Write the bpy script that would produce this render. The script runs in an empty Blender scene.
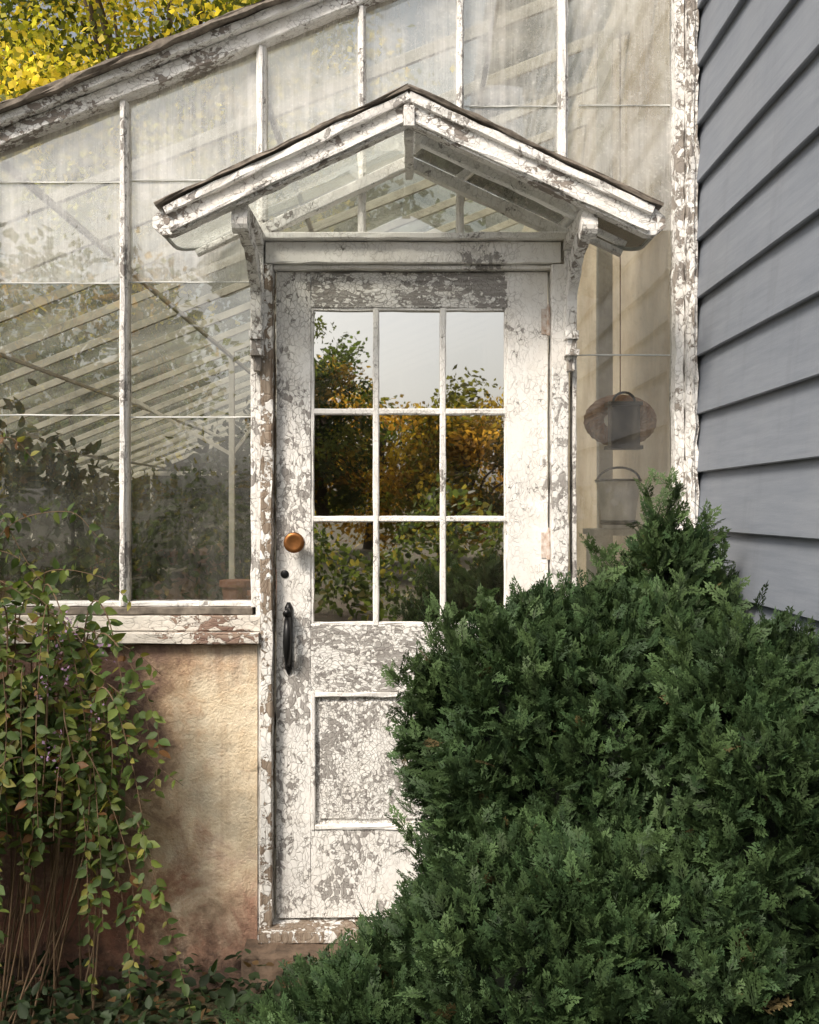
import bpy, math, random
import numpy as np
from mathutils import Vector, Matrix, noise as mnoise
random.seed(7); rng=np.random.default_rng(7)
S=bpy.context.scene
C=S.collection
EYE=1.51; DIST=3.2
PXM=316.0
def fx(p): return (p-409.5)/PXM
def fz(p): return EYE-(p-508)/PXM
def zroof(X):            # centre line of the end rafter of the lean-to roof
    return fz(143-0.395*(X*PXM+409.5))

# ------------------------------------------------------------ materials
def newmat(n):
    m=bpy.data.materials.new(n); m.use_nodes=True
    nt=m.node_tree; nt.nodes.clear()
    return m,nt
class N:
    def __init__(s,nt): s.nt=nt
    def n(s,t,**k):
        nd=s.nt.nodes.new(t)
        ins=k.pop('ins',{})
        for a,b in k.items(): setattr(nd,a,b)
        for a,b in ins.items(): s.set(nd.inputs[a],b)
        return nd
    def set(s,i,v):
        if isinstance(v,bpy.types.NodeSocket): s.nt.links.new(v,i)
        else:
            if hasattr(i.default_value,'__len__') and len(i.default_value)==4 and len(v)==3: v=(*v,1)
            i.default_value=v
    def math(s,op,a,b=0.0,clamp=False):
        m=s.n('ShaderNodeMath',operation=op,use_clamp=clamp); s.set(m.inputs[0],a); s.set(m.inputs[1],b); return m.outputs[0]
    def mix(s,f,a,b):
        m=s.n('ShaderNodeMix',data_type='RGBA'); s.set(m.inputs[0],f); s.set(m.inputs[6],a); s.set(m.inputs[7],b); return m.outputs[2]
    def co(s,scale=(1,1,1)):
        t=s.n('ShaderNodeTexCoord'); mp=s.n('ShaderNodeMapping'); s.set(mp.inputs[0],t.outputs['Object']); mp.inputs['Scale'].default_value=scale; return mp.outputs[0]
    def noise(s,v,sc,det=5,rough=.55,dist=0.0):
        q=s.n('ShaderNodeTexNoise',ins={'Vector':v,'Scale':sc,'Detail':det,'Roughness':rough,'Distortion':dist}); return q.outputs[0]
    def ramp(s,v,a,b):   # linear remap clamp
        q=s.n('ShaderNodeMapRange',ins={0:v,1:a,2:b,3:0.0,4:1.0}); q.clamp=True; return q.outputs[0]
    def bump(s,h,st,d=.01,nrm=None):
        q=s.n('ShaderNodeBump',ins={'Strength':st,'Distance':d,'Height':h})
        if nrm is not None: s.set(q.inputs['Normal'],nrm)
        return q.outputs[0]
    def princ(s,col,rough,nrm=None,**k):
        p=s.n('ShaderNodeBsdfPrincipled',ins={'Base Color':col,'Roughness':rough})
        for a,b in k.items(): s.set(p.inputs[a.replace('_',' ')],b)
        if nrm is not None: s.set(p.inputs['Normal'],nrm)
        return p.outputs[0]
    def out(s,sh): s.nt.links.new(sh,s.n('ShaderNodeOutputMaterial').inputs[0])

def peel(name,thr,cell=70,paint=(.86,.845,.82),wood=(.43,.41,.39),wood2=(.25,.23,.215),stretch=(1,1,.6),crack=.6,dirt=.42,n1s=5.5,near_w=.20,wn1=.70):
    m,nt=newmat(name); g=N(nt)
    v=g.co(); 
    wn=g.n('ShaderNodeTexNoise',ins={'Vector':v,'Scale':14.,'Detail':3.})
    vs=g.n('ShaderNodeVectorMath',operation='SCALE'); g.set(vs.inputs[0],wn.outputs[1]); vs.inputs['Scale'].default_value=.05
    va=g.n('ShaderNodeVectorMath',operation='ADD'); g.set(va.inputs[0],v); g.set(va.inputs[1],vs.outputs[0])
    mp=g.n('ShaderNodeMapping'); g.set(mp.inputs[0],va.outputs[0]); mp.inputs['Scale'].default_value=stretch
    vc=g.n('ShaderNodeTexVoronoi',feature='F1',ins={'Vector':mp.outputs[0],'Scale':float(cell)})
    ve=g.n('ShaderNodeTexVoronoi',feature='DISTANCE_TO_EDGE',ins={'Vector':mp.outputs[0],'Scale':float(cell)})
    ve2=g.n('ShaderNodeTexVoronoi',feature='DISTANCE_TO_EDGE',ins={'Vector':mp.outputs[0],'Scale':float(cell)*.38})
    sep=g.n('ShaderNodeSeparateColor'); g.set(sep.inputs[0],vc.outputs['Color'])
    n1=g.noise(v,n1s,6,.6); n2=g.noise(v,85.,4,.65)
    s1=g.math('MULTIPLY',n1,wn1); s2=g.math('MULTIPLY',n2,1-wn1); s3=g.math('MULTIPLY',sep.outputs[0],.14)
    sm=g.math('ADD',g.math('ADD',s1,s2),s3)
    sm=g.math('ADD',sm,-.07)
    mask=g.ramp(sm,thr-.006,thr+.006)
    near=g.ramp(sm,thr-near_w,thr-.01)
    cr=g.math('MULTIPLY',g.math('SUBTRACT',1.0,g.ramp(ve.outputs[0],.01,.085)),g.math('MULTIPLY',near,crack))
    cr2=g.math('MULTIPLY',g.math('SUBTRACT',1.0,g.ramp(ve2.outputs[0],.003,.022)),crack*.7)
    cr=g.math('MAXIMUM',cr,g.math('MULTIPLY',cr2,g.ramp(near,.0,.7)))
    grain=g.noise(g.co((60,60,4) if stretch[2]<=1 else (4,60,60)),1.5,5,.7)
    wcol=g.mix(g.ramp(grain,.35,.65),wood,wood2)
    d=g.ramp(g.noise(v,7.,8,.7),.48,.76)
    pcol=g.mix(g.math('MULTIPLY',d,dirt),paint,(.60,.54,.46))
    run=g.ramp(g.noise(g.co((26,26,1.6)),1.4,5,.7,.3),.52,.74)
    pcol=g.mix(g.math('MULTIPLY',run,dirt*.5),pcol,(.56,.51,.45))
    fine=g.ramp(g.noise(v,160.,3,.6),.60,.72)
    pcol=g.mix(g.math('MULTIPLY',fine,.3),pcol,(.48,.44,.40))
    pcol=g.mix(cr,pcol,(.30,.275,.25))
    col=g.mix(mask,pcol,wcol)
    h=g.math('SUBTRACT',1.0,mask); h=g.math('SUBTRACT',h,g.math('MULTIPLY',cr,.6))
    h=g.math('ADD',h,g.math('MULTIPLY',g.math('MULTIPLY',sep.outputs[1],near),.45))
    h=g.math('ADD',h,g.math('MULTIPLY',n2,.25))
    nr=g.bump(h,.75,.004)
    g.out(g.princ(col,g.math('ADD',.5,g.math('MULTIPLY',mask,.35)),nr,Specular_IOR_Level=.3))
    return m
M={}
M['light']=peel('paint_white_light_peel',.625)
M['med']=peel('paint_white_medium_peel',.585)
M['heavy']=peel('paint_white_heavy_peel',.56,cell=60,crack=.85,wood=(.37,.325,.28))
M['heavyh']=peel('paint_white_heavy_rail',.515,cell=80,stretch=(.7,1,1.3),crack=.95,near_w=.28)
M['barge']=peel('paint_white_barge',.56,cell=65,stretch=(.7,1,1.1),crack=.8,wood=(.34,.29,.25),dirt=.55)
M['panel']=peel('paint_white_alligator',.55,cell=90,crack=.95,stretch=(1,1,.8),near_w=.35,wn1=.62)
M['stile']=peel('paint_white_stile_patch',.565,cell=75,crack=.8,n1s=4.2,wn1=.78)
M['worn']=peel('paint_worn_post',.51,cell=50,wood=(.36,.30,.24),wood2=(.17,.12,.085),crack=.8,dirt=.6)
M['sill']=peel('paint_worn_sill',.54,cell=45,wood=(.36,.27,.21),wood2=(.17,.10,.08),stretch=(.6,1,1.3),crack=.8,paint=(.70,.66,.60),dirt=.9)

def glass(name,tint=(.9,.93,.92),refl=.06,dirt=.15,dcol=(.62,.62,.60),wave=.25,gt=(1,1,1),simple_=False,trn=.4,base=.22):
    m,nt=newmat(name); g=N(nt)
    v=g.co()
    if simple_:
        n_=g.ramp(g.noise(v,1.6,2,.6),.35,.65)
        dm=g.math('ADD',g.math('MULTIPLY',n_,dirt),dirt*.4,True)
        tl=g.n('ShaderNodeBsdfTranslucent',ins={'Color':dcol}).outputs[0]
        tr=g.n('ShaderNodeBsdfTransparent',ins={'Color':tint}).outputs[0]
        g.out(g.n('ShaderNodeMixShader',ins={0:dm,1:tr,2:tl}).outputs[0]); return m
    wav=g.noise(g.co((1,1,.6)),4.,1,.5)
    nr=g.bump(wav,wave,.012)
    fr=g.n('ShaderNodeFresnel',ins={'IOR':1.5,'Normal':nr}).outputs[0]
    fac=g.math('ADD',fr,refl,True)
    big=g.ramp(g.noise(v,2.6,7,.7,.6),.40,.68)
    st=g.ramp(g.noise(g.co((24,24,1.1)),1.6,5,.7,.4),.42,.68)
    mot=g.ramp(g.noise(v,19.,5,.7),.42,.66)
    sp=g.ramp(g.noise(v,95.,3,.65),.56,.68)
    dm=g.math('ADD',g.math('MULTIPLY',big,.75),g.math('MULTIPLY',st,.50))
    dm=g.math('ADD',dm,g.math('MULTIPLY',g.math('MULTIPLY',mot,big),.45))
    dm=g.math('MULTIPLY',g.math('ADD',dm,g.math('MULTIPLY',sp,.30)),dirt)
    dm=g.math('ADD',dm,dirt*base,True)
    dc=g.mix(mot,dcol,tuple(c*f for c,f in zip(dcol,(.80,.78,.74))))
    df=g.n('ShaderNodeBsdfDiffuse',ins={'Color':dc}).outputs[0]
    tl=g.n('ShaderNodeBsdfTranslucent',ins={'Color':dc}).outputs[0]
    dd=g.n('ShaderNodeMixShader',ins={0:trn,1:df,2:tl}).outputs[0]
    tr=g.n('ShaderNodeBsdfTransparent',ins={'Color':tint}).outputs[0]
    b=g.n('ShaderNodeMixShader',ins={0:dm,1:tr,2:dd}).outputs[0]
    gl=g.n('ShaderNodeBsdfGlossy',ins={'Color':gt,'Roughness':.01,'Normal':nr}).outputs[0]
    g.out(g.n('ShaderNodeMixShader',ins={0:fac,1:b,2:gl}).outputs[0])
    return m
M['g_low']=glass('glass_old_dim_tint',tint=(.60,.59,.54),refl=.12,dirt=.12,dcol=(.70,.69,.64),wave=.15,base=.05)  # grey tint put in to darken the interior seen behind these panes
M['g_up']=glass('glass_hazy_upper',tint=(.70,.70,.67),refl=.10,dirt=.62,dcol=(.80,.79,.76),wave=.15,trn=.25)
M['g_right']=glass('glass_hazy_side',tint=(.86,.83,.78),refl=.06,dirt=.24,dcol=(.74,.68,.58),wave=.15,base=.15)
M['g_roof']=glass('glass_roof_dirty',tint=(.85,.87,.83),dirt=.28,dcol=(.62,.64,.58),simple_=True)
M['g_door']=glass('glass_door_dim_tint',tint=(.11,.105,.09),refl=.72,dirt=.03,wave=.08,gt=(1,.98,.94))  # near-black tint stands for the dim interior; mirror share raised so reflections dominate
M['g_can']=glass('glass_canopy',tint=(.82,.85,.81),refl=.08,dirt=.42,dcol=(.72,.75,.71))
M['g_gab']=glass('glass_gable',tint=(.65,.65,.57),refl=.22,dirt=.12,wave=.15)

def simple(name,col,rough=.7,nsc=30.,amt=.3,metal=0.,bump=.2,bd=.003,col2=None,det=5):
    m,nt=newmat(name); g=N(nt); v=g.co()
    n=g.noise(v,nsc,det,.65)
    c=g.mix(g.math('MULTIPLY',g.ramp(n,.35,.7),1.0 if col2 else amt),col,col2 if col2 else tuple(x*.4 for x in col))
    g.out(g.princ(c,rough,g.bump(n,bump,bd),Metallic=metal)); return m
M['inner']=simple('paint_inner_bars',(.62,.60,.55),.7,9.,.6,det=3)
M['cream']=simple('paint_cream_wall',(.82,.73,.60),.8,3.,1,col2=(.55,.44,.32))
M['dark']=simple('roof_edge_dark',(.09,.075,.06),.8,col2=(.26,.22,.18))
M['rim']=simple('glass_rim_lead',(.40,.41,.39),.4,60.)
M['black']=simple('iron_black',(.010,.010,.011),.38,60.,.2,0.3,.3,.001)
M['brass']=simple('brass_old',(.30,.125,.04),.42,50.,.6,.8,.2,.001)
M['rust']=simple('hinge_rusty_white',(.70,.66,.62),.7,60.,.5,0,col2=(.38,.24,.16))
M['bark']=simple('bark',(.09,.065,.045),.9,25.,.6,0,.6,.01)
M['stem']=simple('vine_stem',(.14,.09,.05),.8,40.)
M['wicker']=simple('wicker',(.34,.17,.07),.8,90.,.6,0,.8,.004)
M['bench']=simple('bench_wood',(.26,.23,.19),.8,20.)
M['terra']=simple('terracotta',(.30,.13,.08),.8,20.)
M['floor']=simple('greenhouse_floor',(.07,.058,.045),.9,8.)
M['step']=simple('step_stone',(.085,.06,.042),.9,18.,.6,0,.8,.012,col2=(.19,.13,.09))
M['core']=simple('foliage_core',(.006,.011,.005),1.,20.,.4,0,.3)  # near-black colour stands for the shade deep inside the bush
M['enamel']=simple('lap_putty',(.62,.63,.61),.5,20.)
M['pail']=simple('enamel_pail',(.80,.80,.78),.3,14.,.6,col2=(.55,.55,.54))

# ground
m,nt=newmat('ground_soil_grass'); g=N(nt); v=g.co()
a=g.ramp(g.noise(v,.6,6,.6),.4,.6); b=g.noise(v,35.,8,.7)
c=g.mix(a,(.05,.07,.025),(.075,.055,.038)); c=g.mix(g.ramp(b,.4,.7),c,(.11,.08,.045))
g.out(g.princ(c,.95,g.bump(b,.8,.02))); M['ground']=m

# stucco
m,nt=newmat('stucco_cream_stained'); g=N(nt); v=g.co()
pos=g.n('ShaderNodeSeparateXYZ'); g.set(pos.inputs[0],v); X,Z=pos.outputs[0],pos.outputs[2]
n1=g.noise(v,3.,7,.65,.4); n2=g.noise(v,14.,7,.72); n3=g.noise(v,120.,4,.6); n4=g.noise(v,5.5,8,.7,.8)
drip=g.noise(g.co((16,16,1.0)),1.2,6,.65,.2)
base=g.mix(g.ramp(n2,.38,.68),(.80,.69,.52),(.68,.54,.37))
base=g.mix(g.math('MULTIPLY',g.ramp(n4,.50,.66),.75),base,(.84,.77,.64))
lf=g.math('ADD',g.ramp(X,-.60,-.92),g.math('MULTIPLY',g.math('SUBTRACT',n4,.5),1.7))
lf=g.math('ADD',lf,g.math('MULTIPLY',g.math('SUBTRACT',n2,.5),1.2))
lf=g.math('ADD',lf,g.math('MULTIPLY',g.ramp(Z,.55,1.05),.25))
top=g.math('MULTIPLY',g.ramp(Z,.92,1.09),g.ramp(drip,.36,.58))
bot=g.ramp(g.math('ADD',Z,g.math('MULTIPLY',g.math('SUBTRACT',.5,n4),1.2)),.46,.16)
st=g.math('MULTIPLY',g.ramp(lf,.50,.95),.92)
halo=g.math('MULTIPLY',g.ramp(lf,.15,.60),.6)
col=g.mix(halo,base,(.58,.34,.18))
col=g.mix(st,col,(.15,.085,.075))
col=g.mix(g.math('MULTIPLY',top,.75),col,(.30,.19,.15))
drp2=g.ramp(g.noise(g.co((11,11,.7)),1.6,6,.7,.3),.54,.72)
col=g.mix(g.math('MULTIPLY',drp2,.4),col,(.42,.27,.16))
col=g.mix(g.math('MULTIPLY',bot,.8),col,(.34,.15,.095))
col=g.mix(g.math('MULTIPLY',g.ramp(g.math('ADD',Z,g.math('MULTIPLY',g.math('SUBTRACT',.5,n2),.7)),.26,.04),.88),col,(.07,.05,.04))
spk=g.ramp(g.noise(v,45.,5,.7),.60,.70)
col=g.mix(g.math('MULTIPLY',spk,.4),col,(.30,.20,.13))
hh=g.math('ADD',g.math('MULTIPLY',n3,.45),g.math('MULTIPLY',n2,.9))
g.out(g.princ(col,.92,g.bump(hh,.75,.014))); M['stucco']=m

# siding paint
m,nt=newmat('siding_blue_grey'); g=N(nt); v=g.co()
n=g.noise(g.co((1,1.2,14)),4.,6,.6); n2=g.noise(v,3.,5,.6); n3=g.noise(v,200.,3,.6)
col=g.mix(g.ramp(n,.3,.7),(.235,.258,.300),(.190,.212,.252)); col=g.mix(g.math('MULTIPLY',g.ramp(n2,.45,.75),.4),col,(.28,.295,.325))
sp=g.ramp(n3,.66,.72); col=g.mix(g.math('MULTIPLY',sp,.3),col,(.40,.42,.44))
dr=g.ramp(g.noise(g.co((1,9,1.2)),1.5,5,.7),.5,.75); col=g.mix(g.math('MULTIPLY',dr,.3),col,(.13,.14,.16))
g.out(g.princ(col,.6,g.bump(g.math('ADD',n,g.math('MULTIPLY',n3,.3)),.3,.003),Specular_IOR_Level=.3)); M['siding']=m

def leafmat(name,trans=.35,rough=.55,tmul=1.6,spec=.3):
    m,nt=newmat(name); g=N(nt)
    at=g.n('ShaderNodeAttribute',attribute_name='Col').outputs[0]
    p=g.princ(at,rough,Specular_IOR_Level=spec)
    vm=g.n('ShaderNodeVectorMath',operation='MULTIPLY'); g.set(vm.inputs[0],at); vm.inputs[1].default_value=(tmul,tmul,tmul*.6)
    t=g.n('ShaderNodeBsdfTranslucent',ins={'Color':vm.outputs[0]}).outputs[0]
    g.out(g.n('ShaderNodeMixShader',ins={0:trans,1:p,2:t}).outputs[0]); return m
M['leaf']=leafmat('leaf_broad',.4)
M['leaf_gold']=leafmat('leaf_gold',.5,tmul=1.7)
M['conifer']=leafmat('conifer_spray',.10,.6,1.3,.25)

# ------------------------------------------------------------ mesh helpers
def empty(name):
    e=bpy.data.objects.new(name,None); C.objects.link(e); e.empty_display_size=.2; return e
class MB:
    def __init__(s): s.v=[]; s.f=[]
    def add(s,vs,fs):
        o=len(s.v); s.v+= [tuple(p) for p in vs]; s.f+=[tuple(i+o for i in f) for f in fs]
    def obj(s,name,mat,parent=None,smooth=False):
        me=bpy.data.meshes.new(name); me.from_pydata(s.v,[],s.f); me.update()
        me.materials.append(M[mat]); 
        if smooth: me.polygons.foreach_set('use_smooth',[True]*len(me.polygons))
        o=bpy.data.objects.new(name,me); C.objects.link(o)
        if parent: o.parent=parent
        return o
    def beam(s,p0,p1,w,t,ch=.003,seg=.05,jit=.0010):
        p0=Vector(p0);p1=Vector(p1);d=(p1-p0);L=d.length;d.normalize()
        if abs(d.y)>.9: u=Vector((1,0,0)); v=Vector((0,0,1))
        else: v=Vector((0,1,0)); u=d.cross(v).normalized()
        n=max(1,min(90,int(L/seg)))
        a=w/2;b=t/2;ch=min(ch,a*.4,b*.4)
        prof=[(-a+ch,-b),(a-ch,-b),(a,-b+ch),(a,b-ch),(a-ch,b),(-a+ch,b),(-a,b-ch),(-a,-b+ch)]
        vs=[];fs=[]
        for i in range(n+1):
            c=p0+d*(L*i/n)
            for (q,r) in prof:
                vs.append(c+u*(q+random.gauss(0,jit))+v*(r+random.gauss(0,jit)))
        for i in range(n):
            for k in range(8):
                fs.append((i*8+k,i*8+(k+1)%8,(i+1)*8+(k+1)%8,(i+1)*8+k))
        fs.append(tuple(range(7,-1,-1))); fs.append(tuple(n*8+k for k in range(8)))
        s.add(vs,fs)
    def vb(s,x0,x1,y0,y1,z0,z1,**k): s.beam(((x0+x1)/2,(y0+y1)/2,z0),((x0+x1)/2,(y0+y1)/2,z1),x1-x0,y1-y0,**k)
    def hb(s,x0,x1,y0,y1,z0,z1,**k): s.beam((x0,(y0+y1)/2,(z0+z1)/2),(x1,(y0+y1)/2,(z0+z1)/2),z1-z0,y1-y0,**k)
    def box(s,x0,x1,y0,y1,z0,z1):
        s.add([(x0,y0,z0),(x1,y0,z0),(x1,y1,z0),(x0,y1,z0),(x0,y0,z1),(x1,y0,z1),(x1,y1,z1),(x0,y1,z1)],
              [(0,3,2,1),(4,5,6,7),(0,1,5,4),(1,2,6,5),(2,3,7,6),(3,0,4,7)])
    def tube(s,pts,rad,n=8):
        pts=[Vector(p) for p in pts]; vs=[];fs=[]
        for i,p in enumerate(pts):
            d=(pts[min(i+1,len(pts)-1)]-pts[max(i-1,0)]).normalized()
            u=d.orthogonal().normalized() if i==0 else (pu-d*pu.dot(d)).normalized()
            pu=u; w=d.cross(u); r=rad[i] if hasattr(rad,'__len__') else rad
            for k in range(n):
                a=2*math.pi*k/n; vs.append(p+u*(r*math.cos(a))+w*(r*math.sin(a)))
        for i in range(len(pts)-1):
            for k in range(n): fs.append((i*n+k,i*n+(k+1)%n,(i+1)*n+(k+1)%n,(i+1)*n+k))
        fs.append(tuple(range(n-1,-1,-1))); fs.append(tuple((len(pts)-1)*n+k for k in range(n)))
        s.add(vs,fs)
    def lathe(s,prof,org,axis,n=24):   # prof: (r,h)
        ax=Vector(axis).normalized(); u=ax.orthogonal().normalized(); w=ax.cross(u); o=Vector(org); vs=[];fs=[]
        for r,h in prof:
            for k in range(n):
                a=2*math.pi*k/n; vs.append(o+ax*h+u*(r*math.cos(a))+w*(r*math.sin(a)))
        for i in range(len(prof)-1):
            for k in range(n): fs.append((i*n+k,i*n+(k+1)%n,(i+1)*n+(k+1)%n,(i+1)*n+k))
        fs.append(tuple(range(n-1,-1,-1))); fs.append(tuple((len(prof)-1)*n+k for k in range(n)))
        s.add(vs,fs)

def scatter(tv,tf,P,R,Sc,col,name,mats,tipcol=None,extra=None):
    n=len(P);k=len(tv)
    V=np.einsum('nij,kj->nki',R,tv)*Sc[:,None,None]+P[:,None,:]
    F=(tf[None]+ (np.arange(n)*k)[:,None,None]).reshape(-1,4)
    V=V.reshape(-1,3)
    cc=np.repeat(col[:,None,:],k,1)
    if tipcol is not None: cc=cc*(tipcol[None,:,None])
    cc=cc.reshape(-1,3)
    me=bpy.data.meshes.new(name)
    nv=len(V); nf=len(F)
    me.vertices.add(nv); me.vertices.foreach_set('co',V.astype(np.float32).ravel())
    me.loops.add(nf*4); me.loops.foreach_set('vertex_index',F.astype(np.int32).ravel())
    me.polygons.add(nf); me.polygons.foreach_set('loop_start',(np.arange(nf)*4).astype(np.int32))
    me.update(calc_edges=True)
    ca=me.color_attributes.new('Col','FLOAT_COLOR','POINT')
    ca.data.foreach_set('color',np.concatenate([cc,np.ones((nv,1))],1).astype(np.float32).ravel())
    me.materials.append(M[mats])
    o=bpy.data.objects.new(name,me); C.objects.link(o); return o
def frames(d,nrm=None):
    d=d/np.linalg.norm(d,axis=1,keepdims=True)
    if nrm is None: nrm=rng.normal(size=d.shape)
    z=nrm-d*(nrm*d).sum(1,keepdims=True); z/=np.linalg.norm(z,axis=1,keepdims=True)+1e-9
    x=np.cross(d,z)
    return np.stack([x,d,z],2)
LEAF_V=np.array([(0,0,0),(-.26,.22,.06),(-.30,.52,.07),(-.17,.80,.03),(0,1.05,-.06),(.17,.80,.03),(.30,.52,.07),(.26,.22,.06),(0,.48,-.01)],float)
LEAF_F=np.array([(0,8,2,1),(8,4,3,2),(0,7,6,8),(8,6,5,4)])
SL_V=np.array([(0,0,0),(-.34,.45,.08),(0,1,-.04),(.34,.45,.08)],float); SL_F=np.array([(0,3,2,1)])

# ------------------------------------------------------------ ground
gb=MB(); gb.add([(-300,-300,0),(300,-300,0),(300,300,0),(-300,300,0)],[(0,1,2,3)]); gb.obj('ground','ground')

# ------------------------------------------------------------ greenhouse
GH=empty('greenhouse')
XL=-3.6; XR=.89; YB=9.0
b=MB()
def grid_wall(b,x0,x1,z0,z1,y,jit=.003,st=.03):
    nx=max(2,int((x1-x0)/st)); nz=max(2,int((z1-z0)/st)); vs=[];fs=[]
    for j in range(nz+1):
        for i in range(nx+1):
            x=x0+(x1-x0)*i/nx; z=z0+(z1-z0)*j/nz
            vs.append((x,y+.008*mnoise.noise(Vector((x*4,z*4,3)))+.004*mnoise.noise(Vector((x*17,z*17,5))),z))
    for j in range(nz):
        for i in range(nx):
            a=j*(nx+1)+i; fs.append((a,a+1,a+nx+2,a+nx+1))
    b.add(vs,fs)
ZS=fz(643)
grid_wall(b,XL,fx(259),-.02,ZS,-.037)
b.box(XL,fx(259),-.022,.14,-.02,ZS-.004)
b.add([(fx(259),-.036,-.02),(fx(259),-.02,-.02),(fx(259),-.02,ZS),(fx(259),-.036,ZS)],[(0,1,2,3)])
grid_wall(b,fx(569),.90,-.02,ZS,-.037); b.box(fx(569),.90,-.022,.14,-.02,ZS-.004)
b.box(XL-.14,XL,-.02,YB,-.02,ZS); b.box(XL,.95,YB,YB+.14,-.02,ZS)
b.obj('stucco_base_wall','stucco',GH)
b=MB()
b.hb(XL,fx(262),-.075,.06,fz(641),fz(630)); b.hb(fx(566),.89,-.075,.06,fz(641),fz(630))
b.hb(XL,fx(262),-.045,.05,fz(629.4),fz(614)); b.hb(fx(566),.89,-.045,.05,fz(629.4),fz(614))
b.obj('sill','sill',GH)
b=MB(); b.hb(XL,fx(254),-.038,.05,fz(613.6),fz(606)); b.hb(fx(574),.86,-.038,.05,fz(613.6),fz(606)); b.obj('sill_shade_strip','dark',GH)  # solid dark strip drawn for the shaded gap under the glass
# mullions
b=MB()
cols=[-280,-145,-10,125,262,362,460,562,683]
for p in cols:
    x=fx(p); z0=fz(606)
    if p in(362,460): z0=fz(241)
    w=.024
    if p in (262,562): w=.03; z0=fz(262)
    if p==683: continue
    b.vb(x-w/2,x+w/2,-.022,.03,z0,zroof(x)-.03)
    b.vb(x-.007,x+.007,-.034,-.0215,z0+.004,zroof(x)-.034)
b.vb(fx(252),fx(258),-.03,.03,fz(606),fz(235)); b.vb(fx(571),fx(575),-.03,.03,fz(606),fz(235))
b.hb(XL,fx(252),-.02,.028,fz(606),fz(601)); b.hb(fx(575),fx(676),-.02,.028,fz(606),fz(601))
b.obj('mullions','med',GH)
b=MB(); b.vb(fx(672),fx(681),-.04,.03,ZS-.3,zroof(.85),jit=.002); b.vb(fx(681.6),fx(693),-.055,.03,0,zroof(.88),jit=.003); b.vb(fx(686),fx(689),-.062,-.0555,0,zroof(.88)-.05,jit=.002)
b.obj('corner_post','heavy',GH)
b=MB()
x0,x1=XL-.25,.93
def rb(b,off,w,y0,y1,**k):
    b.beam((x0,(y0+y1)/2,zroof(x0)+off),(x1,(y0+y1)/2,zroof(x1)+off),w,y1-y0,**k)
rb(b,-.004,.046,-.045,.04,jit=.0016); rb(b,.036,.026,-.075,.03,jit=.0016)
b.obj('end_rafter','barge',GH)
b=MB(); rb(b,.061,.018,-.10,.05,jit=.003); rb(b,.072,.010,-.085,.05,jit=.004); b.obj('roof_edge','dark',GH)
b=MB()
laps=[(-280,-10,415),(-280,-10,283),(-10,125,182),(-10,125,283),(-10,125,415),(125,256,180),(125,256,282),(125,256,417),(575,674,355),(575,674,105),(460,562,106)]
for a,c,p in laps:
    b.hb(fx(a)+.012,fx(c)-.012,.001,.0055,fz(p)-.002,fz(p)+.002,jit=.0005)
b.obj('glass_laps','enamel',GH)
def pane(b,xa,xb,za,zb):   # zb may be 'roof'
    t=random.uniform(-.003,.003);u=random.uniform(-.002,.002)
    za1=zroof(xa) if zb=='roof' else zb; zb1=zroof(xb) if zb=='roof' else zb
    y=.008
    b.add([(xa,y+t,za),(xb,y+u,za),(xb,y-t,zb1),(xa,y-u,za1)],[(0,1,2,3)])
lo=MB(); up=MB(); ri=MB(); ga=MB()
bot=fz(606)
for a,c in [(-728,-280),(-280,-145),(-145,-10),(-10,125)]:
    pane(lo,fx(a),fx(c),bot,fz(415)); 
    if a>-300: pane(lo,fx(a),fx(c),fz(415),fz(283))
    if a==-10: pane(up,fx(a),fx(c),fz(283),fz(182)); pane(up,fx(a),fx(c),fz(182),'roof')
    elif a>-300: pane(up,fx(a),fx(c),fz(283),'roof')
pane(lo,fx(125),fx(258),bot,fz(417)); pane(lo,fx(125),fx(258),fz(417),fz(282)); pane(up,fx(125),fx(262),fz(282),fz(180)); pane(up,fx(125),fx(262),fz(180),'roof')
GZ=fz(150)
for a,c in [(262,362),(362,460),(460,562)]:
    pane(ga,fx(a),fx(c),fz(242),GZ); pane(up,fx(a),fx(c),GZ,fz(106)); pane(up,fx(a),fx(c),fz(106),'roof')
pane(ri,fx(562),fx(678),bot,fz(355)); pane(ri,fx(562),fx(678),fz(355),fz(230)); pane(up,fx(562),fx(678),fz(230),fz(105)); pane(up,fx(562),fx(678),fz(105),'roof')
lo.obj('glass_lower','g_low',GH); up.obj('glass_upper','g_up',GH); ri.obj('glass_side','g_right',GH); ga.obj('glass_gable','g_gab',GH)
b=MB(); 
b.add([(XL,.03,zroof(XL)+.03),(.95,.03,zroof(.95)+.03),(.95,YB,zroof(.95)+.03),(XL,YB,zroof(XL)+.03)],[(0,1,2,3)])
b.add([(XL,0.02,ZS),(XL,YB,ZS),(XL,YB,zroof(XL)),(XL,.02,zroof(XL))],[(0,1,2,3)])
b.add([(XL,YB,ZS),(.95,YB,ZS),(.95,YB,zroof(.95)),(XL,YB,zroof(XL))],[(0,1,2,3)])
b.obj('roof_glass','g_roof',GH)
b=MB()
y=.55
while y<YB:
    b.beam((XL,y,zroof(XL)-.0),(.94,y,zroof(.94)-.0),.045,.020,seg=2); y+=.52
for X in (-2.9,-2.1,-1.3,-.5,.3): b.beam((X,.05,zroof(X)-.05),(X,YB,zroof(X)-.05),.022,.022,seg=3.)
X=XL+.03; yy=.4
while yy<YB: b.vb(X-.02,X+.02,yy-.02,yy+.02,ZS,zroof(XL),seg=1); yy+=.6
x=XL+.5
while x<.9: b.vb(x-.018,x+.018,YB-.05,YB-.01,ZS,zroof(x),seg=1); x+=.5
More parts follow.
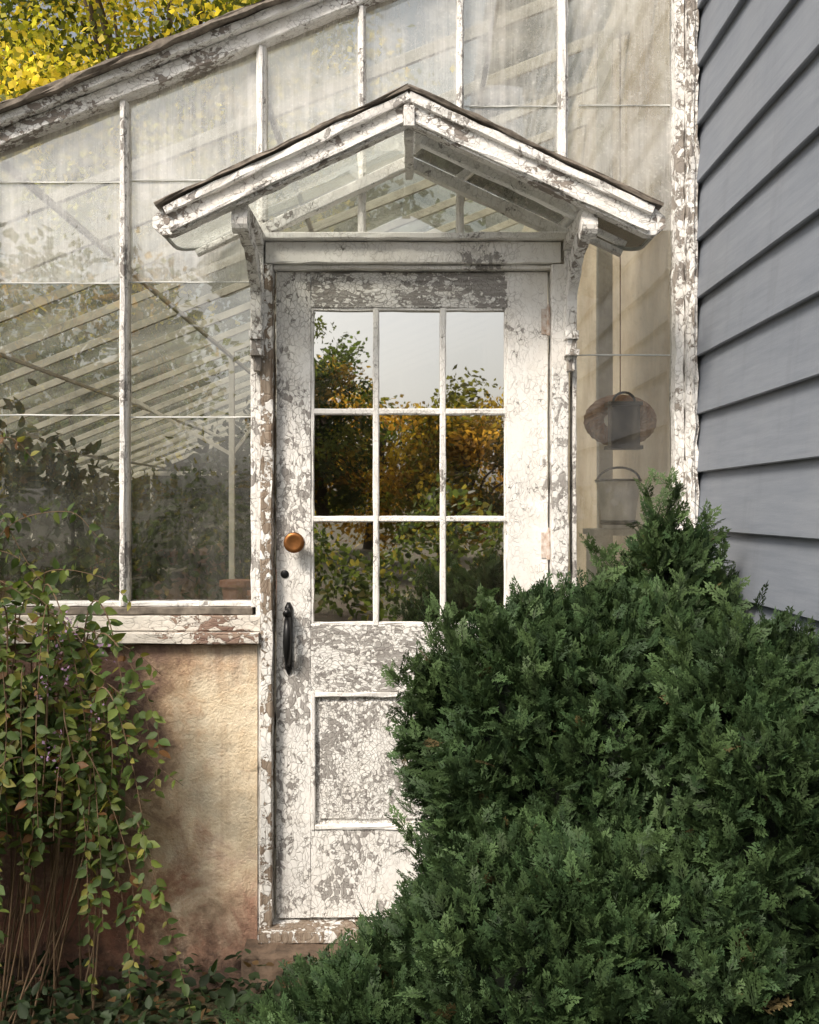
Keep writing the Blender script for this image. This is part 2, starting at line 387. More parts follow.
b.hb(XL,.93,YB-.06,YB-.008,1.9,1.95,seg=1); b.beam((XL+.05,.05,ZS+.02),(XL+.05,YB,ZS+.02),.1,.05,seg=1)
for yy in (4.2,6.3): 
    b.vb(-1.32,-1.28,yy-.02,yy+.02,0,zroof(-1.3),seg=1); b.beam((-1.3,yy,1.9),(-2.1,yy,zroof(-2.1)),.025,.025,seg=1); b.beam((-1.3,yy,1.9),(-.5,yy,zroof(-.5)),.025,.025,seg=1)
b.vb(.71,.765,.60,.64,0,3.3,seg=.3)
b.obj('interior_frame','inner',GH)
b=MB(); b.add([(.93,.03,0),(.93,YB,0),(.93,YB,3.8),(.93,.03,3.8)],[(0,1,2,3)]); b.obj('interior_wall','cream',GH)
b=MB(); b.add([(XL,.14,.004),(.93,.14,.004),(.93,YB,.004),(XL,YB,.004)],[(0,1,2,3)]); b.obj('floor','floor',GH)

# ---- door casing
b=MB()
b.vb(fx(263),fx(274),-.055,.05,.17,fz(268),jit=.0016)
b.obj('door_casing_weathered','worn',GH)
b=MB()
b.vb(fx(257),fx(262.5),-.03,.05,.10,fz(240))
b.vb(fx(550),fx(566),-.05,.05,.17,fz(268))
b.obj('door_casing_hinge_side','med',GH)
b=MB(); b.hb(fx(268),fx(558),-.055,.05,fz(267),fz(246)); b.hb(fx(263),fx(562),-.085,.05,fz(245.4),fz(239)); b.hb(fx(275),fx(549.5),-.035,.05,fz(271.5),fz(267.6))
b.obj('lintel','light',GH)
b=MB(); b.hb(fx(262),fx(566),-.09,.06,.17,.205); b.obj('threshold','worn',GH)

# ---- door
DR=empty('door'); DR.parent=GH
y0,y1=-.006,.036
Lx,Rx=fx(276.5),fx(547.5); Zb,Zt=.216,fz(272.5)
gl,gr=fx(311),fx(507)
b=MB(); b.vb(Lx,gl,y0,y1,Zb,Zt,ch=.002); b.obj('stile_lock','stile',DR)
b=MB(); b.vb(gr,Rx,y0,y1,Zb,Zt,ch=.002); b.obj('stile_hinge','light',DR)
b=MB(); b.hb(gl,gr,y0+.002,y1,fz(308),Zt,ch=.002); b.hb(gl,gr,y0+.002,y1,fz(692),fz(625),ch=.002); b.obj('rails','heavyh',DR)
b=MB(); b.hb(gl,gr,y0+.002,y1,Zb,fz(829),ch=.002); b.obj('bottom_rail','stile',DR)
b=MB(); b.hb(gl+.001,gr-.001,y0+.016,y1-.006,fz(829),fz(692)); 
b.hb(gl+.028,gr-.028,y0+.008,y1-.006,fz(820),fz(701),ch=.006); b.obj('panel','panel',DR)
b=MB()
for (xa,xb) in ((gl,gl+.014),(gr-.014,gr)): b.vb(xa,xb,y0-.004,y0+.018,fz(829),fz(692),ch=.005)
for (za,zb) in ((fz(829),fz(829)+.014),(fz(692)-.014,fz(692))): b.hb(gl+.014,gr-.014,y0-.004,y0+.018,za,zb,ch=.005)
b.obj('panel_moulding','light',DR)
b=MB()
for p in (376,443): b.vb(fx(p)-.0095,fx(p)+.0095,y0+.002,y1-.004,fz(625),fz(308),ch=.005,jit=.0006)
for p in (411.5,519): b.hb(gl,gr,y0+.004,y1-.006,fz(p)-.0095,fz(p)+.0095,ch=.005,jit=.0006)
for p in (gl+.004,gr-.004): b.vb(p-.004,p+.004,y0+.004,y1-.01,fz(625),fz(308),ch=.002)
for z in (fz(308)-.004,fz(625)+.004): b.hb(gl,gr,y0+.005,y1-.01,z-.004,z+.004,ch=.002)
b.obj('muntins','light',DR)
b=MB()
xs=[gl,fx(376),fx(443),gr]; zs=[fz(625),fz(519),fz(411.5),fz(308)]
for i in range(3):
    for j in range(3):
        t=random.uniform(-.0012,.0012);u=random.uniform(-.0012,.0012)
        b.add([(xs[i],.014+t+u,zs[j]),(xs[i+1],.014+t-u,zs[j]),(xs[i+1],.014-t-u,zs[j+1]),(xs[i],.014-t+u,zs[j+1])],[(0,1,2,3)])
b.obj('door_glass','g_door',DR)
b=MB(); kx,kz=fx(296),fz(542)
b.lathe([(.026,0),(.027,.004),(.016,.008),(.011,.014),(.011,.030),(.022,.036),(.030,.044),(.0325,.052),(.029,.058),(.020,.057),(.006,.055)],(kx,y0,kz),(0,-1,0),32)
b.obj('door_knob','brass',DR,True)
b=MB(); b.lathe([(.013,0),(.013,.003),(.009,.005)],(fx(285),y0,fz(574)),(0,-1,0),20)
hx=fx(289)
b.tube([(hx,y0-.002,fz(602)),(hx,y0-.003,fz(607)),(hx,y0-.003,fz(668)),(hx,y0-.002,fz(674))],[.005,.013,.012,.004],10)
b.tube([(hx,y0-.01,fz(617)),(hx,y0-.035,fz(619)),(hx+.001,y0-.046,fz(628)),(hx+.001,y0-.05,fz(640)),(hx,y0-.043,fz(652)),(hx,y0-.03,fz(661)),(hx,y0-.008,fz(664))],[.007,.010,.0125,.014,.012,.009,.007],10)
b.tube([(hx,y0-.002,fz(612)),(hx,y0-.03,fz(609)),(hx,y0-.055,fz(612))],[.006,.008,.013],8)
b.obj('pull_handle','black',DR,True)
b=MB()
for p in (322,545,790):
    zc=fz(p); b.tube([(fx(547.8),-.014,zc-.045),(fx(547.8),-.014,zc+.045)],.0065,10); b.box(fx(541),fx(547.5),y0-.003,y0+.001,zc-.04,zc+.04)
    b.tube([(fx(547.8),-.014,zc+.045),(fx(547.8),-.014,zc+.055)],[.004,.002],8)
b.obj('hinges','rust',DR)

# ---- canopy
CN=empty('door_canopy'); CN.parent=GH
PK=2.655; SL=.468; HW=.705; YF=-.42
def zc(X): return PK-SL*abs(X)
cx=fx(409)
for sgn,nm in ((-1,'left'),(1,'right')):
    b=MB()
    e=sgn*HW
    nseg=26; up_=[];dn_=[]
    for i in range(nseg+1):
        t=i/nseg; X=e*t
        zt=zc(X)+random.gauss(0,.0012); zb_=zc(X)-.088+random.gauss(0,.0012)
        if t>.93:
            q=(t-.93)/.07; zt-=.016*q*q; zb_+=.045*q*q
        up_.append((X,zt)); dn_.append((X,zb_))
    vs=[(cx+p[0],YF,p[1]) for p in up_]+[(cx+p[0],YF,p[1]) for p in dn_]+[(cx+p[0],YF+.038,p[1]) for p in up_]+[(cx+p[0],YF+.038,p[1]) for p in dn_]
    n=nseg+1; fs=[]
    for i in range(nseg):
        fs+=[(i,i+1,n+i+1,n+i),(2*n+i,3*n+i,3*n+i+1,2*n+i+1),(i,2*n+i,2*n+i+1,i+1),(n+i,n+i+1,3*n+i+1,3*n+i)]
    fs.append((nseg,2*n+nseg,3*n+nseg,n+nseg))
    b.add(vs,fs)
    b.obj('barge_board_'+nm,'barge',CN)
    b=MB()
    b.beam((cx,YF-.008,zc(0)-.016),(cx+e*.95,YF-.008,zc(e*.95)-.016),.024,.018,jit=.0018)
    b.beam((cx,YF-.005,zc(0)-.075),(cx+e*.93,YF-.005,zc(e*.93)-.075),.012,.012,jit=.0012)
    b.beam((cx,-.055,zc(0)-.072),(cx+sgn*.50,-.055,zc(.50)-.072),.034,.04)
    b.beam((cx+sgn*.50,-.055,zc(.50)-.045),(cx+sgn*.66,-.055,zc(.66)-.045),.018,.03)
    b.beam((cx,YF+.055,zc(0)-.05),(cx+sgn*.66,YF+.055,zc(.66)-.05),.022,.03)
    b.obj('rafters_'+nm,'med',CN)
    pts=[]; R1=.06; R2=.16
    pts.append((0,YF+.01)); pts.append((HW-R1,YF+.01))
    for a in range(0,91,15): pts.append((HW-R1+R1*math.sin(math.radians(a)),YF+.01+R1-R1*math.cos(math.radians(a))))
    for a in range(0,91,10): pts.append((HW-R2+R2*math.cos(math.radians(a)),-.005-R2+R2*math.sin(math.radians(a))))
    pts.append((0,-.005))
    b=MB(); vs=[(cx+sgn*p[0],p[1],zc(p[0])-.028) for p in pts]; b.add(vs,[tuple(range(len(vs)))]); b.obj('canopy_glass_'+nm,'g_can',CN)
    b=MB(); b.tube([(v[0],v[1],v[2]) for v in vs[2:-1]],.006,6); b.obj('glass_rim_'+nm,'rim',CN)
    b=MB()
    b.beam((cx,YF+.012,zc(0)+.008),(cx+e*.985,YF+.012,zc(e*.985)+.008),.009,.07,jit=.0022)
    b.beam((cx,YF+.06,zc(0)+.018),(cx+e*.97,YF+.06,zc(e*.97)+.018),.010,.05,jit=.003)
    b.obj('roof_edge_'+nm,'dark',CN)
b=MB(); b.beam((cx,YF+.04,PK-.075),(cx,-.01,PK-.075),.026,.07); b.beam((cx,YF-.012,PK-.045),(cx,YF-.012,PK-.10),.03,.016)
b.obj('ridge_board','med',CN)
for sgn,xx in ((-1,-.472),(1,.500)):
    b=MB(); w=.030
    ztop=zc(abs(xx-cx))-.09
    zf=1.955
    def strip(b,cl,th,w):
        vs=[];fs=[]
        n=len(cl)
        for i,(y,z) in enumerate(cl):
            ya,za=cl[max(0,i-1)];yb,zb=cl[min(n-1,i+1)]
            d=Vector((yb-ya,zb-za)).normalized(); nn=Vector((-d.y,d.x)); t=th[i]/2
            for s1,s2 in ((-1,-1),(1,-1),(1,1),(-1,1)):
                vs.append((xx+s1*w/2+random.gauss(0,.0007),y+nn.x*t*s2,z+nn.y*t*s2))
        for i in range(n-1):
            for k in range(4): fs.append((i*4+k,i*4+(k+1)%4,i*4+4+(k+1)%4,i*4+4+k))
        fs+= [(3,2,1,0),tuple((n-1)*4+k for k in range(4))]
        b.add(vs,fs)
    n=22; cl=[];th=[]
    for i in range(n+1):
        a=i/n*math.pi/2
        cl.append((-.36+.315*math.cos(a),zf+.10+(ztop-zf-.125)*math.sin(a)))
        th.append(.045+.022*math.sin(i/n*math.pi*3)**2)
    strip(b,cl,th,w)
    b.beam((xx,YF+.03,ztop-.0),(xx,-.02,ztop-.0),w+.012,.036)
    b.vb(xx-w/2-.004,xx+w/2+.004,-.062,-.036,zf+.02,ztop-.02)
    b.lathe([(.02,-.024),(.032,-.022),(.032,.022),(.02,.024)],(xx,-.368,ztop-.034),(1,0,0),16)
    b.vb(xx-.020,xx+.020,-.10,-.036,zf+.075,zf+.10); b.vb(xx-.016,xx+.016,-.088,-.036,zf+.045,zf+.074)
    b.vb(xx-.020,xx+.020,-.096,-.036,zf+.025,zf+.044); b.vb(xx-.012,xx+.012,-.075,-.036,zf-.02,zf+.024)
    b.obj('bracket_'+('left' if sgn<0 else 'right'),'heavy',CN)

b=MB(); b.hb(fx(250),fx(566),-.17,-.04,-.03,.168,ch=.012,jit=.004); b.obj('stone_step','step')

# ------------------------------------------------------------ house with lap siding
HS=empty('clapboard_house')
b=MB(); EX=.180; zz0=fz(473)-EX*9
ny=60
for k in range(32):
    za=zz0+EX*k; zb=za+EX
    if zb<0: continue
    vs=[];fs=[]
    for i in range(ny+1):
        y=.04-6.0*i/ny; j=.0020*mnoise.noise(Vector((y*1.3,k*3.1,0)))
        jz=.0024*mnoise.noise(Vector((y*1.1,k*7.7,4)))
        xo=.893+j; xi=.916
        vs+=[(xi+.004,y,za+jz+.004),(xo+.003,y,za+jz),(xo,y,za+.003+jz),(xi-.003,y,zb+.006)]
    for i in range(ny):
        for q in range(3): fs.append((i*4+q,i*4+q+1,i*4+5+q,i*4+4+q))
    b.add(vs,fs)
b.obj('lap_siding','siding',HS)
b=MB(); b.box(.935,6.5,-5.96,9.2,-.1,5.6); b.obj('wall_core','siding',HS)
b=MB(); b.add([(.6,-6.4,5.5),(3.7,-6.4,7.8),(3.7,9.6,7.8),(.6,9.6,5.5),(6.8,-6.4,5.5),(6.8,9.6,5.5)],[(0,1,2,3),(1,4,5,2),(0,4,1),(3,2,5)]); b.obj('roof','dark',HS)

# ------------------------------------------------------------ interior things
b=MB()
for i in range(9): b.box(-3.4+i*.12,-3.4+i*.12+.09,1.0,8.6,.84,.865)
for i in range(7): b.box(-1.0+i*.1-.25,-1.0+i*.1+.08-.25,2.6,8.4,.80,.825)
b.box(-3.42,-2.30,1.0,1.04,.76,.838); b.box(-1.27,-.55,2.6,2.64,.70,.798)
for yy in (1.1,3.5,6,8.4):
    b.box(-2.4,-2.34,yy,yy+.06,0,.838); b.box(-3.3,-3.24,yy,yy+.06,0,.838)
for yy in (2.7,5.3,8.2): b.box(-1.2,-1.14,yy,yy+.06,0,.798); b.box(-.66,-.6,yy,yy+.06,0,.798)
b.obj('greenhouse_bench','bench')
b=MB()
for i in range(34):
    if i%2: x=random.uniform(-3.2,-2.5); y=random.uniform(1.3,8); z=.865
    else: x=random.uniform(-1.15,-.7); y=random.uniform(2.9,8.2); z=.825
    r=random.uniform(.07,.11); b.lathe([(r*.7,0),(r,r*1.6),(r*1.12,r*1.6),(r*1.12,r*2.),(r*.95,r*2.)],(x,y,z),(0,0,1),14)
b.obj('flower_pots','terra')
P=[];CL=[]
for i in range(170):
    side=random.random()
    c=(random.uniform(-3.4,-2.2),random.uniform(1.6,8.5),random.uniform(.9,1.75)) if side<.5 else (random.uniform(-1.8,.2),random.uniform(5.0,8.6),random.uniform(.8,2.1))
    q=rng.normal(size=(60,3))*[.16,.16,.2]+c; P.append(q); CL.append(np.array([.030,.045,.018])*rng.uniform(.4,1.5)*np.ones((60,3)))
P=np.concatenate(P);CL=np.concatenate(CL); n=len(P)
d=rng.normal(size=(n,3))+[0,0,.4]
scatter(LEAF_V,LEAF_F,P,frames(d),rng.uniform(.06,.13,n),CL*rng.uniform(.7,1.3,(n,1)),'greenhouse_plants','leaf')
wx,wy=.700,.16
b=MB()
for k in range(6):
    pts=[(wx+(.088+.022*math.cos(a*5+k))*math.cos(a),wy+.022*math.sin(a*5+k),1.80+(.060+.016*math.cos(a*5+k))*math.sin(a)) for a in np.linspace(0,2*math.pi,60)]
    b.tube(pts,.013,6)
b.tube([(wx,wy,1.87),(wx,wy,3.1)],.002,5)
b.obj('wicker_wreath','wicker')
b=MB()
zb=1.70
b.box(wx-.062,wx+.052,wy-.11,wy-.04,zb,zb+.012); b.box(wx-.050,wx+.042,wy-.105,wy-.045,zb+.012,zb+.14); b.box(wx-.060,wx+.050,wy-.112,wy-.038,zb+.14,zb+.153)
b.tube([(wx-.004+.035*math.cos(a),wy-.08,zb+.155+.03*math.sin(a)) for a in np.linspace(0,math.pi,12)],.004,6)
b.obj('lantern','black')
b=MB(); b.box(.60,.90,.09,.3,1.42,1.44); b.box(.61,.63,.10,.29,0,1.42); b.box(.86,.88,.10,.29,0,1.42); b.obj('wooden_shelf','inner')
BK=empty('metal_bucket')
b=MB()
b.lathe([(.050,0),(.053,.005),(.072,.15),(.076,.155),(.076,.163),(.068,.16),(.048,.03)],(wx,.19,1.441),(0,0,1),28)
b.obj('pail','pail',BK,True)
b=MB(); b.tube([(wx+.073*math.cos(a),.19-.02*math.sin(a),1.595+.05*math.sin(a)) for a in np.linspace(0,math.pi,16)],.004,8)
b.lathe([(.0765,0),(.079,.003),(.0765,.008)],(wx,.19,1.598),(0,0,1),28)
b.lathe([(.0575,0),(.061,.004),(.0595,.014)],(wx,.19,1.455),(0,0,1),28)
b.obj('handle_and_rims','black',BK)

# ------------------------------------------------------------ arborvitae
def spray_template():
    V=[];F=[];T=[]
    def kite(p,ang,L,w,t0,t1,bend=0):
        d=np.array([math.sin(ang),math.cos(ang)]); s=np.array([d[1],-d[0]]); p=np.array(p)
        zz=lambda q:-.22*q[1]**2-.25*q[0]**2*.8
        pts=[p-s*w*.25,p+d*L*.55-s*w*.5,p+d*L,p+d*L*.55+s*w*.5]
        o=len(V)
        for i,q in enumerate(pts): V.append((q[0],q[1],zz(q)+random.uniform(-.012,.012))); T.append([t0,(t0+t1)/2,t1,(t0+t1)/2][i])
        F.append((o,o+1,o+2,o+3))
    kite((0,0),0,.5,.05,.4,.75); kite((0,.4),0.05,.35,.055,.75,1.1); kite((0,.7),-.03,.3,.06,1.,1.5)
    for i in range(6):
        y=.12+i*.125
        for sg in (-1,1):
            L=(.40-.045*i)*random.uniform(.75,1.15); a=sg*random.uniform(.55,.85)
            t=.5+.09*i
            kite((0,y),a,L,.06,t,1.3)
            d=np.array([math.sin(a),math.cos(a)])
            for k,fr in enumerate((.35,.62)):
                for s2 in (-1,1):
                    if random.random()<.25 : continue
                    kite(np.array([0,y])+d*L*fr,a+s2*.6,L*.42*random.uniform(.8,1.15),.05,t+.2,1.55)
    return np.array(V),np.array(F),np.array(T)
ELL=[((.690,-.46,.85),(.24,.26,.50)),((.705,-.44,1.22),(.105,.12,.235)),((.47,-.76,.56),(.41,.34,.71)),((.40,-1.13,.08),(.50,.40,.78)),
     ((.76,-.95,.48),(.32,.40,.74)),((.065,-.72,1.02),(.045,.05,.15)),((.26,-.74,.90),(.2,.22,.34)),((.0,-1.08,.08),(.40,.34,.50)),((.52,-.68,1.08),(.15,.17,.22)),
     ((.22,-.93,.42),(.24,.3,.40)),((.030,-.74,.93),(.045,.05,.10)),((.14,-.73,1.02),(.05,.05,.10))]
def inside(p,k,sc):
    for i,(c,r) in enumerate(ELL):
        if i==k: continue
        if sum(((p[j]-c[j])/r[j])**2 for j in range(3))<sc*sc: return True
    return False
tmpl=[spray_template() for _ in range(5)]
PP=[];DD=[];CC=[]
for k,(c,r) in enumerate(ELL):
    area=4*math.pi*((r[0]*r[1])**1.6/3+(r[0]*r[2])**1.6/3+(r[1]*r[2])**1.6/3)**(1/1.6)
    nc=int(area*430)
    for i in range(nc):
        u=rng.normal(size=3); u/=np.linalg.norm(u)
        p=np.array(c)+u*np.array(r)
        if p[2]<.03 or p[0]>.89 or inside(p,k,.93): continue
        if u[1]>.75: continue
        nrm=u/np.array(r); nrm/=np.linalg.norm(nrm)
        lump=mnoise.noise(Vector((p[0]*5,p[1]*5,p[2]*5)))
        amp=.10 if min(r)>.15 else .04
        p=p+nrm*(amp*lump+rng.uniform(-.06,.035))
        cd=nrm+np.array([0,0,.5])+rng.normal(size=3)*.28; cd/=np.linalg.norm(cd)
        shade=rng.uniform(.65,1.25)
        for _ in range(18):
            dd=cd+rng.normal(size=3)*.42; dd/=np.linalg.norm(dd)
            PP.append(p-cd*.04+rng.normal(size=3)*.022); DD.append(dd)
            t=rng.random()
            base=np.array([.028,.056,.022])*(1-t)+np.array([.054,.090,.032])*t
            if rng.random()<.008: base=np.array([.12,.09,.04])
            CC.append(base*shade*rng.uniform(.8,1.25))
for k in range(46):
    c,r=ELL[int(rng.integers(0,len(ELL)))]
    u=rng.normal(size=3); u[2]=abs(u[2])+.3; u[1]=-abs(u[1]); u/=np.linalg.norm(u)
    p=np.array(c)+u*np.array(r)*1.0
    if p[0]>.86 or inside(p,-1,.9): continue
    cd=u+np.array([0,0,1.0]); cd/=np.linalg.norm(cd)
    for q in range(16):
        s_=q/16*.12; dd=cd+rng.normal(size=3)*.5; PP.append(p+cd*s_+rng.normal(size=3)*.006); DD.append(dd/np.linalg.norm(dd)); CC.append(np.array([.055,.09,.032])*rng.uniform(.8,1.3))
PP=np.array(PP);DD=np.array(DD);CC=np.array(CC)
keep=PP[:,0]<.895; PP=PP[keep];DD=DD[keep];CC=CC[keep]
print('sprays',len(PP))
idx=rng.integers(0,5,len(PP))
AB=empty('arborvitae_bush')
for t in range(5):
    s=idx==t; V,F,T=tmpl[t]
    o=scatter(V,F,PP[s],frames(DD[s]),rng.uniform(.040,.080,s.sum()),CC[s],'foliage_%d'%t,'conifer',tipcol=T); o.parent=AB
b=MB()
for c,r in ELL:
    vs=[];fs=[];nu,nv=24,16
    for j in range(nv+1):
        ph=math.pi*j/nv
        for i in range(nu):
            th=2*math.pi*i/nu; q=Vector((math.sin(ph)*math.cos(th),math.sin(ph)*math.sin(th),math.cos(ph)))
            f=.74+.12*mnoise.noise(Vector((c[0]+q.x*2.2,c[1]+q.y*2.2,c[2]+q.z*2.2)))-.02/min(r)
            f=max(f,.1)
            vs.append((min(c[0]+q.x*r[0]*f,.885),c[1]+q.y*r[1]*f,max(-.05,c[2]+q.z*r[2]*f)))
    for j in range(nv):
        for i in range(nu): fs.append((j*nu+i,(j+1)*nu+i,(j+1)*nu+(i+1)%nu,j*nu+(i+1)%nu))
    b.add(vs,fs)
b.obj('shade_hull','core',AB)  # added dark hulls: block the view through and paint in the inner shade

# ------------------------------------------------------------ flowering vine on the left
VN=empty('flowering_vine')
st=MB(); LP=[];LD=[];LC=[];LS=[];FP=[]
def stem(pts,r0,leafstep,ls,dens=1.,from_t=.1):
    P=[Vector(p) for p in pts]; P=[P[0]*2-P[1]]+P+[P[-1]*2-P[-2]]; out=[]
    for i in range(1,len(P)-2):
        for k in range(8):
            t=k/8; a,b_,c,d=P[i-1:i+3]
            out.append(.5*((2*b_)+(-a+c)*t+(2*a-5*b_+4*c-d)*t*t+(-a+3*b_-3*c+d)*t**3))
    out.append(P[-2]); n=len(out)
    st.tube(out,[r0*(1-.7*i/n) for i in range(n)],6)
    acc=0
    for i in range(1,n):
        d=out[i]-out[i-1]; acc+=d.length
        if i/n<from_t: acc=0; continue
        while acc>leafstep:
            acc-=leafstep
            for sg in (-1,1):
                if random.random()>dens: continue
                dn=d.normalized(); side=dn.cross(Vector((random.uniform(-.4,.4),-1,random.uniform(-.3,.6)))).normalized()*sg
                ld=side*.9+dn*.35+Vector((random.gauss(0,.45),random.uniform(-.6,.1),random.uniform(-.75,.25)))
                LP.append(tuple(out[i]-d*random.random())); LD.append(tuple(ld)); LS.append(ls*random.uniform(.45,1.3)*(1-.35*i/n))
                q=random.random()
                col=(.065,.105,.030) if q<.5 else ((.12,.16,.038) if q<.84 else ((.22,.21,.05) if q<.96 else (.15,.075,.03)))
                f=random.uniform(.6,1.3); LC.append(tuple(c*f for c in col))
for i in range(92):
    x=-1.45+.60*random.random()**1.3; y=random.uniform(-.40,-.12); zt=random.uniform(.70,1.24)-max(0,(x+1.05))*.6
    pts=[(x-random.uniform(.0,.25),random.uniform(-.3,-.12),0),(x-.04,y+.05,zt*.55),(x,y,zt)]
    dx=random.uniform(-.18,.24); dr=random.uniform(.15,.7)
    pts+=[(x+dx*.5,y-random.uniform(.03,.12),zt+.02),(x+dx,y-.10,zt-dr*.5),(x+dx*1.15+random.uniform(-.05,.05),y-.10,max(.08,zt-dr))]
    stem(pts,.0033,.030,.047,.9,from_t=.22)
for (a,bx,c) in (((-1.30,-.15,1.05),(-1.22,-.2,1.42),(-1.02,-.2,1.50)),((-1.38,-.15,1.1),(-1.32,-.2,1.6),(-1.20,-.2,1.72)),((-1.2,-.15,1.0),(-1.1,-.22,1.30),(-.92,-.22,1.31)),
                 ((-1.1,-.15,1.0),(-1.0,-.25,1.16),(-.82,-.25,1.10)),((-1.40,-.15,1.2),(-1.25,-.2,1.50),(-1.12,-.2,1.33)),((-1.35,-.2,.9),(-1.25,-.3,1.30),(-1.05,-.3,1.22)),
                 ((-1.38,-.2,1.0),(-1.3,-.25,1.36),(-1.16,-.28,1.38)),((-1.0,-.15,.8),(-.88,-.25,.93),(-.76,-.25,.78)),((-1.4,-.2,1.0),(-1.34,-.25,1.42),(-1.25,-.28,1.55)),((-1.42,-.2,1.1),(-1.33,-.28,1.30),(-1.1,-.3,1.27)),((-1.38,-.2,1.0),(-1.28,-.3,1.2),(-1.08,-.33,1.16))):
    stem([(a[0],a[1],.3),a,bx,c,(c[0]+.1,c[1],c[2]-.08)],.0026,.032,.042,.85,from_t=.3)
for q in range(12):
    x=random.uniform(-1.15,-.80); z=random.uniform(.80,1.22); y=random.uniform(-.46,-.36)
    for k in range(9): FP.append((x+random.gauss(0,.010),y+random.gauss(0,.010),z+random.uniform(-.035,.035)))
for x in (-1.245,-1.262): st.tube([(x,-.35,0),(x+.008,-.34,.5),(x-.005,-.33,.9),(x+.02,-.3,1.25)],[.006,.005,.004,.002],7)
st.obj('stems','stem',VN)
LP=np.array(LP);LD=np.array(LD)
nrm=rng.normal(size=LP.shape)*.7+[0,-.7,.6]
o=scatter(LEAF_V,LEAF_F,LP,frames(LD,nrm),np.array(LS),np.array(LC),'leaves','leaf'); o.parent=VN
FP=np.array(FP); o=scatter(SL_V,SL_F,FP,frames(rng.normal(size=FP.shape)),rng.uniform(.008,.014,len(FP)),np.array([.34,.22,.38])*rng.uniform(.6,1.4,(len(FP),1)),'flowers','leaf'); o.parent=VN
n=4200
P=np.stack([rng.uniform(-2.2,.1,n),rng.uniform(-.9,-.06,n),rng.random(n)**1.6*.13],1)
P[:,2]+=np.where((P[:,0]>-.52)&(P[:,1]<-.17),.06,0)
d=rng.normal(size=(n,3))*[1,1,.35]+[0,-.3,.35]
cc=np.array([.026,.044,.018])*rng.uniform(.5,1.7,(n,1)); cc[rng.random(n)<.10]=(.12,.075,.035)
scatter(LEAF_V,LEAF_F,P,frames(d,rng.normal(size=(n,3))*.4+[0,-.3,1]),rng.uniform(.022,.05,n),cc,'ground_cover','leaf')

# ------------------------------------------------------------ trees
def tree(name,base,H,crad,nclu,nper,ls,cols,mat='leaf',low=.35,sig=.32):
    T=empty(name); bx,by=base; t=MB()
    tr=H*.022+.05
    t.tube([(bx,by,-.1),(bx+.05,by,H*.2),(bx-.06,by+.05,H*.45),(bx+.05,by,H*.75)],[tr*1.4,tr,tr*.75,tr*.25],10)
    cz=H*(low+1)/2; rz=H*(1-low)/2
    P=[];CLR=[]
    for i in range(nclu):
        u=rng.normal(size=3);u/=np.linalg.norm(u); rr=rng.uniform(.45,1.0)
        c=np.array([bx,by,cz])+u*rr*np.array([crad,crad,rz])
        if i%4==0:
            s=Vector((bx,by,H*rng.uniform(.25,.6))); e=Vector(c); mid=(s+e)/2+Vector((0,0,.25)); t.tube([s,mid,e],[tr*.4,tr*.22,.015],6)
        col=np.array(cols[rng.integers(len(cols))])*rng.uniform(.65,1.3)
        q=rng.normal(size=(nper,3))*sig*np.array([1.2,1.2,.7])*crad*.45+c
        P.append(q); CLR.append(np.repeat(col[None],nper,0))
    P=np.concatenate(P);CLR=np.concatenate(CLR); k=P[:,2]>.1; P=P[k];CLR=CLR[k]; n=len(P)
    t.obj('trunk_and_limbs','bark',T)
    o=scatter(SL_V,SL_F,P,frames(rng.normal(size=(n,3))+[0,0,-.3]),rng.uniform(.7,1.3,n)*ls,CLR*rng.uniform(.7,1.3,(n,1)),'crown',mat); o.parent=T
YG=[(.60,.50,.07),(.42,.40,.05),(.70,.56,.08),(.16,.18,.03),(.08,.10,.02)]
OR=[(.50,.29,.055),(.42,.30,.05),(.26,.17,.035),(.16,.16,.035),(.10,.12,.03)]
GR=[(.06,.09,.022),(.09,.125,.03),(.045,.07,.018),(.14,.16,.035)]
tree('yellow_tree',(-4.0,13),11.8,3.6,190,170,.12,YG,'leaf_gold',.38,.22)
tree('yellow_tree',(-9.0,15),11,3.8,110,150,.18,YG,'leaf_gold',.3,.28)
tree('green_tree',(-1.2,18),8.5,3.6,100,120,.22,GR,'leaf',.1)
tree('green_tree',(-5.2,12.0),4.2,2.3,80,100,.16,GR,'leaf',.05)
tree('green_tree',(-8.5,10),4.2,2.2,70,90,.17,GR,'leaf',.05)
tree('orange_tree',(1.2,-21),4.5,2.0,90,150,.13,OR,'leaf_gold',.12,.26)
tree('orange_tree',(-2.6,-23),6.4,1.9,90,150,.13,OR+GR,'leaf_gold',.12,.26)
tree('orange_tree',(-8.8,-23),8.5,3.4,90,110,.25,OR+YG,'leaf_gold',.12)
tree('orange_tree',(7.4,-24),8,3.6,80,110,.25,OR,'leaf_gold',.12)
tree('green_tree',(-14,-18),8,3.6,80,110,.25,GR+YG,'leaf',.1)
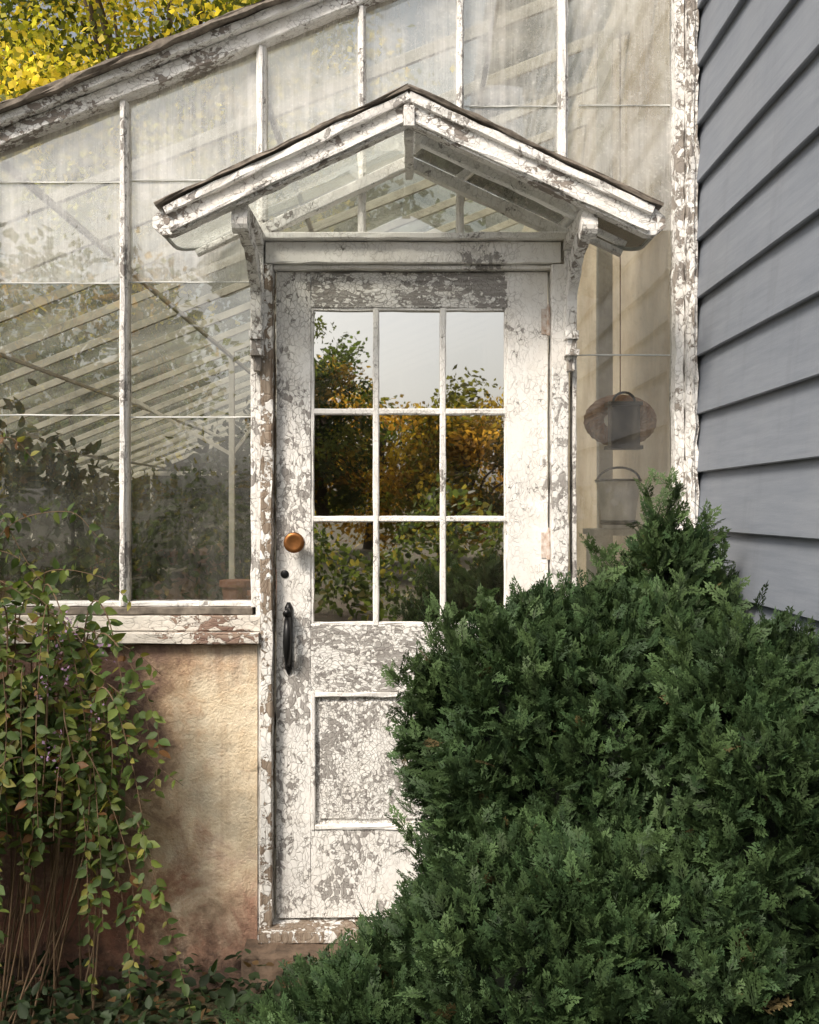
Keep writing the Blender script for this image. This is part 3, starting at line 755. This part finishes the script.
tree('orange_tree',(-.9,-27),5.0,2.6,70,130,.16,OR,'leaf_gold',.05)
n=15000; xs_=rng.uniform(-12,8,n); zz=rng.random(n)**.8*(1.3+.40*np.sin(xs_*1.7)+.25*np.sin(xs_*4.1)); yy=-10+rng.normal(size=n)*.45
P=np.stack([xs_,yy,zz],1); cc=np.array([.09,.12,.035])*rng.uniform(.35,1.6,(n,1)); cc[rng.random(n)<.15]=(.28,.24,.06)
scatter(LEAF_V,LEAF_F,P,frames(rng.normal(size=(n,3))),rng.uniform(.06,.13,n),cc,'garden_hedge','leaf')

# ------------------------------------------------------------ light
el=math.radians(44); az=math.radians(-143)
sd=Vector((math.sin(az)*math.cos(el),math.cos(az)*math.cos(el),math.sin(el)))
L=bpy.data.lights.new('sun','SUN'); L.energy=3.8; L.angle=math.radians(14); L.color=(1,.89,.75)
lo_=bpy.data.objects.new('sun',L); C.objects.link(lo_); lo_.rotation_euler=(-sd).to_track_quat('-Z','Y').to_euler(); lo_.location=(0,-5,10)
w=bpy.data.worlds.new('World'); S.world=w; w.use_nodes=True; nt=w.node_tree; nt.nodes.clear(); g=N(nt)
sky=g.n('ShaderNodeTexSky',sky_type='NISHITA'); sky.sun_disc=False; sky.sun_elevation=el; sky.sun_rotation=az; sky.dust_density=5; sky.air_density=1.2
hs=g.n('ShaderNodeHueSaturation',ins={'Saturation':.35,'Color':sky.outputs[0]})
bg=g.n('ShaderNodeBackground',ins={'Color':hs.outputs[0],'Strength':.15})
nt.links.new(bg.outputs[0],g.n('ShaderNodeOutputWorld').inputs[0])

cam=bpy.data.cameras.new('camera'); co=bpy.data.objects.new('camera',cam); C.objects.link(co)
co.location=(0,-DIST,EYE); co.rotation_euler=(math.radians(90),0,0)
cam.sensor_fit='VERTICAL'; cam.sensor_height=24; cam.lens=24*PXM*DIST/1024; cam.shift_y=-4/1024
cam.clip_start=.05; cam.clip_end=1000
S.camera=co
S.view_settings.view_transform='Standard'; S.view_settings.look='None'; S.view_settings.exposure=0
